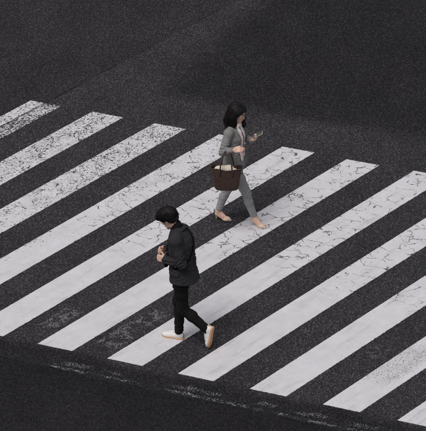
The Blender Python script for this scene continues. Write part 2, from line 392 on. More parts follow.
    def fold(s, a, b, t0, width, lam, amp, rad=.09, seed=0, slant=0.0):
        """creases running round a limb a-b, strongest near distance t0 from a"""
        a = np.asarray(a, float); b = np.asarray(b, float); ax = unit(b-a); L = np.linalg.norm(b-a)
        idx = np.nonzero(np.abs(s.D) < .025); P = np.stack([s.ax[i][idx[i]] for i in range(3)], 1).astype(float)
        t = (P-a)@ax; q = P-a-t[:, None]*ax; m_ = (np.linalg.norm(q, axis=1) < rad) & (np.abs(t-t0) < width*2.2); P = P[m_]; t = t[m_]; q = q[m_]
        side = unit(np.cross(ax, A(.3, .5, .8))); ph = (t+slant*(q@side))/lam+1.6*vnoise(P*11+seed*2.3)+.5*vnoise(P*27+seed)
        rg_ = 1-2*np.abs(np.sin(np.pi*ph)); w_ = np.exp(-((t-t0)/width)**2)*(.35+1.1*vnoise(P*13+seed*5.1))
        ii = tuple(k[m_] for k in idx); s.D[ii] -= (amp*w_*rg_).astype(np.float32)
    def sample(s, P):
        q = (np.asarray(P, float)-s.lo)/s.h; q = np.clip(q, 0, s.n-1.001); i = q.astype(int); f = q-i; out = 0
        for dx in (0, 1):
            for dy in (0, 1):
                for dz in (0, 1):
                    wgt = (f[:, 0] if dx else 1-f[:, 0])*(f[:, 1] if dy else 1-f[:, 1])*(f[:, 2] if dz else 1-f[:, 2])
                    out = out+wgt*s.D[i[:, 0]+dx, i[:, 1]+dy, i[:, 2]+dz]
        return out
    def grad(s, P, e=.006):
        P = np.asarray(P, float); g = np.stack([s.sample(P+e*np.eye(3)[i])-s.sample(P-e*np.eye(3)[i]) for i in range(3)], 1)
        return g/np.maximum(np.linalg.norm(g, axis=1, keepdims=True), 1e-9)
    def snap(s, P, off=0.0, it=12):
        P = np.array(P, float)
        for _ in range(it): P = P-s.grad(P)*np.clip(s.sample(P)-off, -.03, .03)[:, None]*.8
        return P
    def smooth(s, n=1):
        for _ in range(n):
            for ax in range(3):
                D = s.D; a = np.roll(D, 1, ax); b = np.roll(D, -1, ax); s.D = (.5*D+.25*(a+b)).astype(np.float32)
    def mesh(s, name):
        D = s.D; I = D < 0
        c = [I[i:i+I.shape[0]-1, j:j+I.shape[1]-1, k:k+I.shape[2]-1] for i in (0, 1) for j in (0, 1) for k in (0, 1)]
        al = c[0].copy(); an = c[0].copy()
        for q in c[1:]: al &= q; an |= q
        act = an & ~al; ci = np.argwhere(act); idx = np.full(act.shape, -1, np.int64); idx[act] = np.arange(len(ci))
        cor = [(i, j, k) for i in (0, 1) for j in (0, 1) for k in (0, 1)]
        val = np.stack([D[ci[:, 0]+i, ci[:, 1]+j, ci[:, 2]+k] for i, j, k in cor], 1).astype(float)
        acc = np.zeros((len(ci), 3)); cnt = np.zeros(len(ci))
        for a in range(8):
            for b in range(a+1, 8):
                if sum(abs(x-y) for x, y in zip(cor[a], cor[b])) != 1: continue
                cr = (val[:, a] < 0) != (val[:, b] < 0); t = np.where(cr, val[:, a]/np.where(cr, val[:, a]-val[:, b], 1), 0)
                p = np.array(cor[a])[None]+t[:, None]*(np.array(cor[b])-np.array(cor[a]))[None]
                acc += p*cr[:, None]; cnt += cr
        V = s.lo+(ci+acc/cnt[:, None])*s.h; Fs = []
        for ax in range(3):
            o1, o2 = (ax+1) % 3, (ax+2) % 3
            a = np.take(I, range(I.shape[ax]-1), ax); b = np.take(I, range(1, I.shape[ax]), ax); e = np.argwhere(a != b)
            e = e[(e[:, o1] > 0) & (e[:, o2] > 0) & (e[:, o1] < s.n[o1]-1) & (e[:, o2] < s.n[o2]-1)]
            ins = I[e[:, 0], e[:, 1], e[:, 2]]
            def cell(d1, d2):
                q = e.copy(); q[:, o1] -= d1; q[:, o2] -= d2; return idx[q[:, 0], q[:, 1], q[:, 2]]
            f = np.stack([cell(1, 1), cell(0, 1), cell(0, 0), cell(1, 0)], 1); f[~ins] = f[~ins][:, ::-1]; Fs.append(f)
        F = np.concatenate(Fs); F = F[(F >= 0).all(1)]
        return mesh_np(name, V, F)
def patch(sd, rows, th, name, off=.002):
    """a flap that lies on a surface: rows of points (same count) snapped to the surface, given thickness"""
    nr, nc = len(rows), len(rows[0]); P = np.array([p for r in rows for p in r], float)
    S = sd.snap(P, off); G = sd.grad(S); T = S+G*th; n = nr*nc
    V = np.concatenate([T, S-G*.004]); F = []
    for i in range(nr-1):
        for j in range(nc-1):
            a = i*nc+j; q = (a, a+1, a+nc+1, a+nc); F.append(q); F.append(tuple(v+n for v in q[::-1]))
    ring = [j for j in range(nc)]+[i*nc+nc-1 for i in range(1, nr)]+[(nr-1)*nc+j for j in range(nc-2, -1, -1)]+[i*nc for i in range(nr-2, 0, -1)]
    for a, b in zip(ring, ring[1:]+ring[:1]): F.append((a, a+n, b+n, b))
    me = mesh_py(name, V, F); bm = bmesh.new(); bm.from_mesh(me); bmesh.ops.recalc_face_normals(bm, faces=bm.faces); bm.to_mesh(me); bm.free(); return me
def arm_seam(sd, S_, E_, inner, r, parent, mat):
    """stitched seam where a sleeve meets the body"""
    ax = unit(unit(E_-S_)*.45+unit(S_-inner)); u = unit(np.cross(ax, A(0, 0, 1))); v = np.cross(ax, u); c = S_+unit(inner-S_)*.012
    P = sd.snap(np.array([c+(u*math.cos(a)+v*math.sin(a))*r for a in np.linspace(0, 2*math.pi, 40)[:-1]]), .0004)
    V, F = tube(list(P), .0026, 6, close=True); link('sleeve_seam', mesh_py('sleeve_seam', V, F), mat, parent)
def strip_rows(line, widthvec, n=5):
    return [[np.asarray(p)+np.asarray(wv)*t for t in np.linspace(0, 1, n)] for p, wv in zip(line, widthvec)]
def strands(sd, roots, direc, nst, step, r0, rng, lift=.0, jit=.25, maxd=None):
    """fine hair locks running over the hair surface; direc(P)->preferred direction"""
    P = sd.snap(np.array(roots), .001); paths = [P.copy()]; ph = rng.random(len(P))*40
    keep = rng.normal(0, 1, (len(P), 3))*jit
    for k in range(nst):
        G = sd.grad(P); dv = direc(P)+keep; dv = dv-G*np.sum(dv*G, 1)[:, None]; dv /= np.maximum(np.linalg.norm(dv, axis=1, keepdims=True), 1e-6)
        P = P+dv*step; P = sd.snap(P, .0015+lift*(k/nst)**2, 3); paths.append(P.copy())
    paths = np.array(paths)
    V = []; F = []
    n = paths.shape[0]
    for j in range(paths.shape[1]):
        ln = rng.integers(max(3, n//2), n+1); pts = paths[:ln, j]; G = sd.grad(pts); base = len(V)
        t = np.gradient(pts, axis=0); t /= np.maximum(np.linalg.norm(t, axis=1, keepdims=True), 1e-9); sdv = np.cross(t, G)
        for i in range(ln):
            r = r0*(1-.75*(i/(ln-1))**2)*(.4+.6*min(1, i/2)); q = pts[i]
            V += [q-sdv[i]*r*1.6-G[i]*.002, q+G[i]*r, q+sdv[i]*r*1.6-G[i]*.002]
        for i in range(ln-1):
            a = base+i*3; F += [(a, a+1, a+4, a+3), (a+1, a+2, a+5, a+4), (a+2, a, a+3, a+5)]
    return V, F
def join_me(name, parts):
    V = []; F = []
    for v, f in parts:
        o = len(V); V += [tuple(p) for p in v]; F += [tuple(i+o for i in q) for q in f]
    return mesh_py(name, V, F)
def me_arrays(me):
    v = np.empty(len(me.vertices)*3); me.vertices.foreach_get('co', v)
    return v.reshape(-1, 3), [tuple(p.vertices) for p in me.polygons]

# ------------------------------------------------------------------ the road
YAW = 49.5935; ORG = (-1.29901, -3.53747); SH = .22447; LEN = 5.949; SW = .449; PER = .9
M_ASPH = asphalt_mat(); M_NEW = new_asphalt_mat(); M_TAR = tar_mat(); M_PAINT = paint_mat()
rng = random.Random(4)
V = []; F = []
xs_ = [-400, -60, -14, 0, 14, 30, 60, 400]
for x in xs_:
    for y in xs_: V.append((x, y, 0))
n_ = len(xs_)
for i in range(n_-1):
    for j in range(n_-1): F.append((i*n_+j, (i+1)*n_+j, (i+1)*n_+j+1, i*n_+j+1))
road = link('road', mesh_py('road', V, F), M_ASPH, kind='structure', label='dark old asphalt road with coarse light grit', smooth=False)
road.location = (*ORG, 0); road.rotation_euler = (0, 0, R(YAW))

def outline_sheet(name, pts, z0, z1):
    """closed outline (list of xy) as a thin raised sheet with side walls"""
    n = len(pts); V = [(x, y, z1) for x, y in pts]+[(x, y, z0) for x, y in pts]
    F = [tuple(range(n))]+[(i, i+n, (i+1) % n+n, (i+1) % n) for i in range(n)]
    me = mesh_py(name, V, F); bm = bmesh.new(); bm.from_mesh(me); bmesh.ops.recalc_face_normals(bm, faces=bm.faces)
    bm.to_mesh(me); bm.free(); return me
def jitter_line(a, b, step, amp, rg):
    a = A(*a); b = A(*b); L = np.linalg.norm(b-a); n = max(2, int(L/step)); t = (b-a)/L; nn = A(-t[1], t[0]); out = []
    o1 = rg.random()*99
    for i in range(n):
        s = i/n*L; j = amp*(rg.random()*2-1) + amp*.5*math.sin(s*1.3+o1)
        if i == 0: j = 0
        out.append(tuple(a+t*s+nn*j))
    return out
stripe_notes = {0: 'heavily speckled white stripe split lengthwise by a dark joint', 1: 'white stripe densely peppered with dark chips',
                2: 'white stripe with many dark chips, next after the densely peppered one', 3: 'chipped white stripe passing behind the woman',
                4: 'white stripe running past the walking woman\'s rear heel', 5: 'cracked white stripe under the woman\'s front shoe',
                6: 'white stripe under the man\'s front sneaker', 7: 'cracked white stripe beside the man\'s raised sneaker'}
for k in range(-2, 13):
    rg = random.Random(100+k)
    a0 = (k-6)*PER; a1 = a0+SW
    far = [0, .0, 0, .02, 0, -.02, 0, .03, 0, -.02, .02, 0][k % 12]
    c = [(SH*a0, -a0), (SH*a1, -a1), (SH*a1+LEN+far, -a1), (SH*a0+LEN+far, -a0)]
    pts = []
    for i in range(4): pts += jitter_line(c[i], c[(i+1) % 4], .018, .0030, rg)
    o = link('crosswalk_stripe', outline_sheet('crosswalk_stripe', pts, .0005, .0045), M_PAINT, road, label=stripe_notes.get(k), smooth=False)

# newer asphalt on the near side of the crossing, with a tarred joint along its edge
def near_edge(y, off): return -SH*y-off
ys = np.linspace(16, -16, 640); rg = random.Random(9)
ph = [rg.random()*6 for _ in range(4)]
def ragged(y, s): return .02*math.sin(y*2.1+ph[0]+s)+.013*math.sin(y*6.3+ph[1]*s)+.008*math.sin(y*17+ph[2])+rg.uniform(-.008, .008)
edge = [(near_edge(y, .44)+ragged(y, 1), y) for y in ys]
patch_o = link('resurfaced_lane', outline_sheet('resurfaced_lane', edge+[(-26, -16), (-26, 16)], .0005, .0065), M_NEW, kind='structure', label='smooth blackish newer asphalt lane beyond the stripe ends', smooth=False)
patch_o.location = road.location; patch_o.rotation_euler = road.rotation_euler
top = [(near_edge(y, .37)+ragged(y, 2)*1.6, y) for y in ys]; bot = [(near_edge(y, .475)+ragged(y, 3), y) for y in ys[::-1]]
link('tar_joint', outline_sheet('tar_joint', top+bot, .0070, .0090), M_TAR, road, smooth=False)

# ------------------------------------------------------------------ people
SKIN_C = A(.63, .41, .325)
M_SKIN = skin_mat(); M_HAIR = hair_mat()
def frame(fwd, up=(0, 0, 1), pitch=0.0):
    """(forward, left, up); pitch > 0 looks down"""
    f = unit(A(fwd[0], fwd[1], 0)); u = A(0, 0, 1); l = np.cross(u, f)
    f2 = f*math.cos(pitch)-u*math.sin(pitch); u2 = u*math.cos(pitch)+f*math.sin(pitch); return np.array([f2, l, u2])
def at(c, fr, p): return np.asarray(c)+p[0]*fr[0]+p[1]*fr[1]+p[2]*fr[2]
def add_head(s, c, fr, neck, sc=1.0, jaw=1.0):
    q = lambda x, y, z: at(c, fr, (x*sc, y*sc, z*sc))
    e = lambda p, r, k=.02, op='u': s.ell(q(*p), [v*sc for v in r], fr, k*sc, op)
    e((-.014, 0, .036), (.098, .077, .086), 0)
    e((.020, 0, -.030), (.070, .062*jaw, .078), .03)
    e((.040, 0, -.075), (.048, .046*jaw, .042), .02)
    e((.074, 0, -.102), (.020, .022, .018), .018)
    for sd in (1, -1):
        e((.055, sd*.046, -.012), (.028, .020, .022), .018)
        e((.103, sd*.033, .010), (.020, .017, .011), .014, 's')
        e((.075, sd*.032, .009), (.0155, .0165, .0125), .006)
        e((.084, sd*.034, .030), (.012, .022, .006), .010)
        e((-.006, sd*.077, -.012), (.017, .008, .031), .006)
        e((-.002, sd*.086, -.010), (.009, .005, .018), .004, 's')
    s.cone(q(.085, 0, .018), q(.105, 0, -.030), .007*sc, .010*sc, .012*sc)
    for sd in (1, -1): e((.096, sd*.011, -.033), (.010, .008, .007), .006)
    e((.092, 0, -.062), (.010, .021, .006), .004); e((.090, 0, -.072), (.010, .019, .006), .004)
    s.cone(q(-.026, 0, -.055), neck, .050*sc, .056*sc, .03)
def tint_body(me, c, fr, sc, lips, brows=True, extra=None):
    co = np.empty(len(me.vertices)*3); me.vertices.foreach_get('co', co); co = co.reshape(-1, 3)
    L = (co-np.asarray(c))@np.asarray(fr).T/sc
    col = np.tile(np.append(SKIN_C, 1), (len(co), 1))
    def blend(mk, cc): col[:, :3] = col[:, :3]*(1-mk[:, None])+A(*cc)*mk[:, None]
    g = lambda p, r: np.exp(-(((L-A(*p))/A(*r))**2).sum(1)**2)
    blend(.5*g((.07, .045, -.03), (.03, .028, .028)), (.64, .33, .26)); blend(.5*g((.07, -.045, -.03), (.03, .028, .028)), (.64, .33, .26))
    blend(g((.10, 0, -.067), (.03, .023, .0105)), lips)
    for sd in (1, -1):
        if brows: blend(.9*g((.09, sd*.036, .034), (.03, .022, .006)), (.03, .022, .018))
        blend(.9*g((.090, sd*.032, .006), (.016, .015, .0045)), (.05, .035, .03))
    at_ = me.attributes.new('tint', 'FLOAT_COLOR', 'POINT'); at_.data.foreach_set('color', col.astype(np.float32).ravel())
def add_hand(s, wr, d, n, thumb, curl=(30, 40, 25), sc=1.0, spread=.0, thumb_dir=None):
    d = unit(d); n = unit(np.asarray(n)-d*np.dot(n, d)); t = unit(np.asarray(thumb)-d*np.dot(thumb, d)-n*np.dot(thumb, n))
    w0 = np.asarray(wr, float); fr = np.array([d, t, n])
    s.box(w0+d*.046*sc, [.046*sc, .040*sc, .0135*sc], .0125*sc, fr, .012)
    s.ell(w0+d*.028*sc+t*.022*sc+n*.010*sc, [.030*sc, .018*sc, .014*sc], fr, .010)
    for off, ln, ex in ((.030, .070, 0), (.0105, .079, 3), (-.0095, .073, 6), (-.029, .056, 10)):
        p = w0+d*.086*sc+t*off*sc*(1+spread*.1)+d*(-.006 if off in (.030, -.029) else 0)*sc; a = 0; dd = unit(d+t*off*spread)
        for i, fr_ in enumerate((.45, .31, .24)):
            a += R(curl[i]+ex); v = dd*math.cos(a)+n*math.sin(a); q = p+v*ln*fr_*sc
            s.cone(p, q, (.0092-.0008*i)*sc, (.0086-.0009*i)*sc, .004); p = q
    b0 = w0+d*.018*sc+t*.034*sc+n*.006*sc; td = unit(thumb_dir) if thumb_dir is not None else unit(d*.75+t*.6+n*.35)
    b1 = b0+td*.042*sc; b2 = b1+unit(td+d*.35+n*.25)*.030*sc
    s.cone(b0, b1, .0125*sc, .0100*sc, .008); s.cone(b1, b2, .0098*sc, .0080*sc, .004)

# ================================================================== the man
MB = A(-.31, -3.251, 0)
man = empty('person', MB, 'man in black jacket and slim black trousers with white tan-soled sneakers, head bowed, walking', 'person')
HF = A(-.883, .469, 0); HL = A(-.469, -.883, 0)          # walking direction
TF = A(-.972, .235, 0); TL = A(-.235, -.972, 0)          # the trunk is turned a little
hipL, hipR = A(-.105, -.080, .90), A(-.045, .080, .90)
kneL, ankL = A(-.085, -.062, .485), A(.176, -.128, .250)
kneR, ankR = A(-.135, .105, .50), A(-.148, .113, .105)
shL, shR = A(-.135, -.150, 1.420), A(-.050, .205, 1.375)
elL, wrL = A(-.075, -.205, 1.145), A(-.262, -.040, 1.135)
elR, wrR = A(-.105, .285, 1.165), A(-.268, .135, 1.190)
neckb = A(-.095, .040, 1.475); headc = A(-.205, .072, 1.612); hfr = frame((-.90, .43), pitch=R(36))
s = SDF((-.48, -.36, -.02), (.40, .42, 1.80), .0045)
add_head(s, headc, hfr, neckb, 1.0, 1.02)
TSEC = [(.86, -.078, .0, .088, .125), (1.02, -.078, .0, .088, .128), (1.18, -.072, .012, .100, .148), (1.32, -.070, .022, .105, .160), (1.42, -.085, .032, .085, .150), (1.47, -.095, .038, .05, .07)]
s.loft(TSEC, TF, .02)
s.cone(neckb, shL, .05, .052, .03); s.cone(neckb, shR, .05, .052, .03)
for S_, E_, W_ in ((shL, elL, wrL), (shR, elR, wrR)):
    s.cone(S_, E_, .048, .038, .02); s.cone(E_, W_, .037, .026, .01)
for H_, K_, A_ in ((hipL, kneL, ankL), (hipR, kneR, ankR)):
    s.cone(H_, K_, .075, .050, .02); s.cone(K_, A_, .050, .034, .015)
fdir = {'R': A(-.884, .467, 0), 'L': unit(A(-.2, .03, -.98))}
fup = {'R': A(0, 0, 1)}; _u = HF-fdir['L']*np.dot(HF, fdir['L']); fup['L'] = unit(_u)
heel = {'R': A(-.095, .085, .0), 'L': A(.207, -.163, 0.012)-fdir['L']*.285}
for sd_, A_ in (('R', ankR), ('L', ankL)):
    q = lambda x, z: heel[sd_]+fdir[sd_]*x+fup[sd_]*z
    s.cone(A_, q(.045, .05), .034, .028, .02); s.cone(q(.045, .05), q(.17, .045), .028, .024, .02); s.cone(q(.17, .045), q(.23, .04), .024, .016, .01)
add_hand(s, wrL, (-.93, .34, .12), (.30, .90, -.25), (0, .1, 1), (48, 62, 40))
add_hand(s, wrR, (-.72, -.62, .18), (.55, -.70, -.25), (0, .1, 1), (45, 58, 40))
me = s.mesh('man_body'); tint_body(me, headc, hfr, 1.0, (.42, .20, .17))
link('body', me, M_SKIN, man)

# clothes
M_JKT = cloth_mat('black_wool', (.028, .0265, .030), bump=.35, var=.14, sheen=0); M_TROU = cloth_mat('black_denim', (.0075, .0070, .0080), bump=.25, sheen=0)
M_KNIT = cloth_mat('black_knit', (.008, .0075, .0085), weave=500, bump=.4, sheen=0)
M_WHITE = plain_mat('white_leather', (.72, .70, .68), .5, .35, .05, 30); M_GUM = plain_mat('gum_rubber', (.56, .33, .19), .6, .3, .08)
j = SDF((-.45, -.36, .76), (.25, .44, 1.60), .005)
JSEC = [(.865, -.048, -.012, .170, .192), (.94, -.056, -.008, .158, .186), (1.04, -.068, .0, .142, .176), (1.18, -.070, .010, .138, .186), (1.32, -.066, .020, .140, .196), (1.40, -.075, .028, .122, .186), (1.455, -.088, .034, .092, .14), (1.485, -.094, .038, .070, .080)]
j.loft(JSEC, TF, .02, 2.3)
j.cone(neckb-A(0, 0, .01), shL, .062, .072, .03); j.cone(neckb-A(0, 0, .01), shR, .062, .072, .03)
for S_, E_, W_ in ((shL, elL, wrL), (shR, elR, wrR)):
    dn = unit(W_-E_); j.cone(S_, S_+(E_-S_)*.5, .074, .064, .03); j.cone(S_+(E_-S_)*.5, E_, .064, .056, .006); j.cone(E_, W_-dn*.005, .056, .042, .006)
    j.ell(W_+dn*.028, [.035, .05, .05], frame(dn), .004, 's')
def hang(P):     # folds grow toward elbows, waist and hem
    return .45+.55*np.exp(-((P[:, 2]-1.13)/.16)**2)
j.warp(.010, 10, 1, zr=hang, sx=(1, 1, .75)); j.warp(.005, 24, 5, zr=hang, sx=(.9, .9, 1.5))
for S_, E_, W_ in ((shL, elL, wrL), (shR, elR, wrR)):
    j.fold(S_, E_, .27, .10, .040, .0085, .085, 1, .5); j.fold(E_, W_, .04, .12, .038, .0080, .075, 2, -.4)
j.fold(A(-.07, .01, 1.45), A(-.06, -.01, .88), .36, .13, .075, .0075, .24, 3, .55)
# centre-back vent and a hollow hem
bk = -TF
j.loft([(.80, -.045, -.012, .152, .172), (.915, -.052, -.010, .140, .164)], TF, .006, op='s')
j.box(A(-.045, -.010, .89)+bk*.17, [.06, .0035, .085], .002, np.array([TF, TL, A(0, 0, 1)]), .004, 's')
j.smooth(1)
jk = link('jacket', j.mesh('man_jacket'), M_JKT, man)
# collar standing round the neck, lapels, pocket flap, sleeve buttons
def ring(c, fr, r1, r2, a0, a1, n): return [at(c, fr, (r1*math.cos(t), r2*math.sin(t), 0)) for t in np.linspace(a0, a1, n)]
cfr = frame((-.95, .30), pitch=R(22))
cs = SDF((-.28, -.16, 1.36), (.12, .26, 1.60), .004)
cp = ring(neckb+A(.002, -.002, .022), cfr, .073, .077, R(62), R(298), 22)
for a, b in zip(cp, cp[1:]): cs.cone(a, b, .008, .008, .006); cs.cone(a-A(0, 0, .020)+(a-neckb)*A(.12, .12, 0), b-A(0, 0, .020)+(b-neckb)*A(.12, .12, 0), .011, .011, .014)
cs.warp(.002, 30, 3)
link('collar', cs.mesh('man_collar'), M_JKT, jk)
for sg in (1, -1):
    line = [neckb+TF*.060+TL*sg*(.07-.055*t)+A(0, 0, .0-.36*t)+TF*.09*min(1, t*3) for t in np.linspace(0, 1, 12)]
    wv = [TL*sg*(.02+.05*math.sin(min(1, t*1.35)*math.pi*.75))*(1-t**4) for t in np.linspace(0, 1, 12)]
    link('lapel', patch(j, strip_rows(line, wv), .005, 'lapel'), M_JKT, jk)
c0 = A(-.075, 0, .995)+TL*.19
link('pocket_flap', patch(j, [[c0+TF*u+A(0, 0, v) for u in np.linspace(-.01, .12, 8)] for v in (.02, .0, -.02, -.035)], .004, 'pocket_flap'), M_JKT, jk)
arm_seam(j, shL, elL, neckb, .085, jk, M_JKT); arm_seam(j, shR, elR, neckb, .085, jk, M_JKT)
seamp = [A(-.07, .0, z)+bk*.17+TL*.0 for z in np.linspace(1.44, .92, 24)]
link('back_seam', patch(j, strip_rows(seamp, [TL*.006]*24, 2), .0016, 'back_seam', .0005), M_JKT, jk)
tk = SDF((-.34, -.12, 1.36), (.06, .24, 1.62), .004)
tk.cone(neckb-A(0, 0, .05), neckb+A(-.022, .008, .055), .078, .062, .02); tk.cone(neckb+A(-.024, .009, .042), neckb+A(-.028, .010, .060), .064, .063, .006)
tk.cone(neckb+TF*.02, neckb+TF*.06-A(0, 0, .1), .06, .06, .03)
tk.warp(.003, 26, 8, sx=(1, 1, 2.2))
link('turtleneck', tk.mesh('turtleneck'), M_KNIT, man)
t = SDF((-.26, -.26, .08), (.30, .26, .98), .005)
t.loft([(.80, -.076, 0, .105, .150), (.90, -.078, 0, .105, .148), (.97, -.078, 0, .100, .142)], TF, .02)
for H_, K_, A_, sg in ((hipL, kneL, ankL, 1), (hipR, kneR, ankR, -1)):
    m1 = H_+(K_-H_)*.5; m2 = K_+(A_-K_)*.35; calf = unit(np.cross(np.cross(A_-K_, HF), A_-K_))
    t.cone(H_-A(0, 0, .02), m1, .090, .078, .03); t.cone(m1, K_, .078, .062, .02); t.cone(K_, m2-HF*.012, .060, .060, .03); t.cone(m2-HF*.012, A_, .060, .045, .02)
    t.cone(A_, A_+(K_-A_)*.06, .047, .050, .01)
def legf(P): return .35+.65*np.exp(-((P[:, 2]-.50)/.10)**2)+.8*np.exp(-((P[:, 2]-.18)/.10)**2)
t.warp(.005, 13, 3, zr=legf, sx=(.8, .8, 1.6)); t.warp(.003, 27, 4, zr=legf, sx=(.7, .7, 1.6))
for H_, K_, A_ in ((hipL, kneL, ankL), (hipR, kneR, ankR)):
    t.fold(H_, K_, np.linalg.norm(K_-H_), .07, .040, .0035, .10, 4, .7); t.fold(K_, A_, np.linalg.norm(A_-K_)-.02, .06, .034, .0050, .08, 5, .5); t.fold(H_, K_, .05, .09, .05, .004, .13, 6, .7)
link('trousers', t.mesh('man_trousers'), M_TROU, man)
M_TAB = plain_mat('tan_suede', (.50, .36, .26), .8, .2, .1)
def sneaker(hl, d, u, parent, lab=None):
    l = np.cross(u, d); fr = np.array([d, l, u]); q = lambda x, y, z: at(hl, fr, (x, y, z))
    lo = np.min([q(x, y, z) for x in (-.03, .32) for y in (-.07, .07) for z in (-.02, .16)], 0); hi = np.max([q(x, y, z) for x in (-.03, .32) for y in (-.07, .07) for z in (-.02, .16)], 0)
    a = SDF(lo, hi, .0032)
    a.ell(q(.045, 0, .055), [.046, .035, .048], fr, 0); a.ell(q(.13, 0, .045), [.09, .040, .040], fr, .03)
    a.ell(q(.215, 0, .032), [.068, .044, .034], fr, .025); a.cone(q(.06, 0, .075), q(.055, 0, .098), .040, .038, .02)
    a.cone(q(.115, 0, .085), q(.20, 0, .055), .020, .014, .02)
    a.ell(q(.055, 0, .118), [.036, .029, .034], fr, .006, 's')
    a.box(q(.14, 0, -.018), [.2, .1, .034], .002, fr, .002, 's')
    sh = link('shoe', a.mesh('shoe'), M_WHITE, parent, label=lab)
    b = SDF(lo, hi, .0032)
    def f(X, Y, Z):
        x, y, z = [(X-hl[0])*fr[i][0]+(Y-hl[1])*fr[i][1]+(Z-hl[2])*fr[i][2] for i in range(3)]
        hw = np.interp(x, [-.004, 0, .008, .02, .04, .07, .10, .13, .16, .19, .215, .24, .26, .275, .284, .288], [.008, .018, .027, .033, .0365, .0355, .034, .0360, .0405, .0445, .0445, .0405, .033, .0235, .014, .006])
        return np.maximum(np.maximum(np.abs(y)-hw, np.maximum(-x-.004, x-.288)), np.maximum(z-.026, .002-z))
    b.put(f, lo+.012, hi-.012, 0)
    b.D = np.where(b.D > .9, .05, b.D); b.smooth(2)
    link('sole', b.mesh('sole'), M_GUM, sh)
    parts = []
    for i in range(5):
        x = .118+i*.020; z = .101-i*.0098
        parts.append(tube([q(x, -.026, z-.013), q(x+.004, -.012, z-.001), q(x+.004, .012, z-.001), q(x, .026, z-.013)], .0034, 6))
    link('laces', join_me('laces', parts), M_WHITE, sh)
    for nm, rows in (('heel_tab', [[q(-.02+.004*abs(y), y, z) for y in np.linspace(-.022, .022, 7)] for z in np.linspace(.045, .098, 6)]),
                     ('toe_cap', [[q(x, y, .09) for y in np.linspace(-.034, .034, 9)] for x in np.linspace(.232, .262, 5)]),
                     ('eyestay', [[q(x, y, .13-(x-.10)*.4) for y in np.linspace(-.030, .030, 7)] for x in np.linspace(.105, .205, 8)])):
        link(nm, patch(a, rows, .0022, nm, .0005), M_TAB if nm == 'heel_tab' else M_WHITE, sh)
sneaker(heel['R'], fdir['R'], fup['R'], man); sneaker(heel['L'], fdir['L'], fup['L'], man)
# short, thick black hair
hr = SDF(headc-.20, headc+.20, .004); q = lambda x, y, z: at(headc, hfr, (x, y, z))
hr.ell(q(-.016, 0, .050), [.114, .094, .092], hfr, 0); hr.ell(q(-.055, 0, .000), [.075, .086, .085], hfr, .03)
hr.ell(q(.055, 0, .075), [.062, .076, .046], hfr, .03); hr.ell(q(.086, .02, .066), [.026, .048, .020], hfr, .02)
for sg in (1, -1): hr.ell(q(.004, sg*.074, .018), [.030, .014, .036], hfr, .012)
hr.ell(q(.114, 0, -.034), [.094, .12, .096], hfr, .010, 's')
for sg in (1, -1): hr.ell(q(-.002, sg*.090, -.022), [.022, .022, .030], hfr, .006, 's')
hr.box(q(-.03, 0, -.135), [.2, .2, .062], .004, hfr, .01, 's')
hr.warp(.0035, 26, 2, sx=(1, 1, 1)); hr.warp(.0018, 70, 6)
rg = np.random.default_rng(5); crown = q(-.045, 0, .135)
roots = []
for i in range(900):
    v = unit(rg.normal(0, 1, 3)); v[2] = abs(v[2])*.9-.25; v = unit(v); roots.append(q(-.015+.12*v[0], .10*v[1], .045+.10*v[2]))
roots = np.array(roots); loc = (roots-headc)@hfr.T; roots = roots[(loc[:, 0] < .05) | (loc[:, 2] > .055)]
def flow(P):
    L = (P-crown); L = L/np.maximum(np.linalg.norm(L, axis=1, keepdims=True), .01); return L+hfr[0]*.35-hfr[2]*.5
sv = strands(hr, roots, flow, 7, .009, .0021, rg, lift=.006, jit=.22)
sw = strands(hr, roots[rg.permutation(len(roots))[:170]], flow, 8, .009, .0019, rg, lift=.016, jit=.5)
hm = hr.mesh('man_hair'); link('hair', join_me('man_hair', [me_arrays(hm), sv, sw]), M_HAIR, man)
# thin cross-body strap with a flat pouch held in front
bagm = empty('crossbody_bag', MB+A(0, 0, .9), 'thin black cross-body bag strap running over the man\'s jacket back', 'bag')
M_STRAP = plain_mat('black_webbing', (.0035, .0035, .004), .9, .05)
def off(P): return [p-A(0, 0, .9) for p in P]
sp = [neckb+A(.005, .075, .03), A(-.055+.03, .06, 1.47), A(.010, .06, 1.44), A(.050, .02, 1.385), A(.060, -.03, 1.31), A(.040, -.075, 1.24), A(-.010, -.135, 1.17), A(-.09, -.17, 1.08), A(-.20, -.09, 1.10), A(-.22, .03, 1.22), A(-.19, .10, 1.36)]
path = np.array(spline(sp+[sp[0]], 8)[:-1]); path = j.snap(path, .004); nr = [v for v in j.grad(path)]
V, F = tube([p-A(0, 0, .9) for p in path], .0125, 8, (nr, .34), close=True); link('strap', mesh_py('strap', V, F), M_STRAP, bagm)
pc = j.snap(A(-.23, .03, 1.10)[None], .028)[0]; pfr = np.array([TL, A(0, 0, 1), TF])
pb = SDF(pc-.15, pc+.15, .005); pb.box(pc, [.085, .06, .022], .018, pfr, 0); pb.warp(.002, 25, 2); pm = pb.mesh('pouch'); pm.transform(Matrix.Translation((0, 0, -.9)))
link('pouch', pm, M_STRAP, bagm)

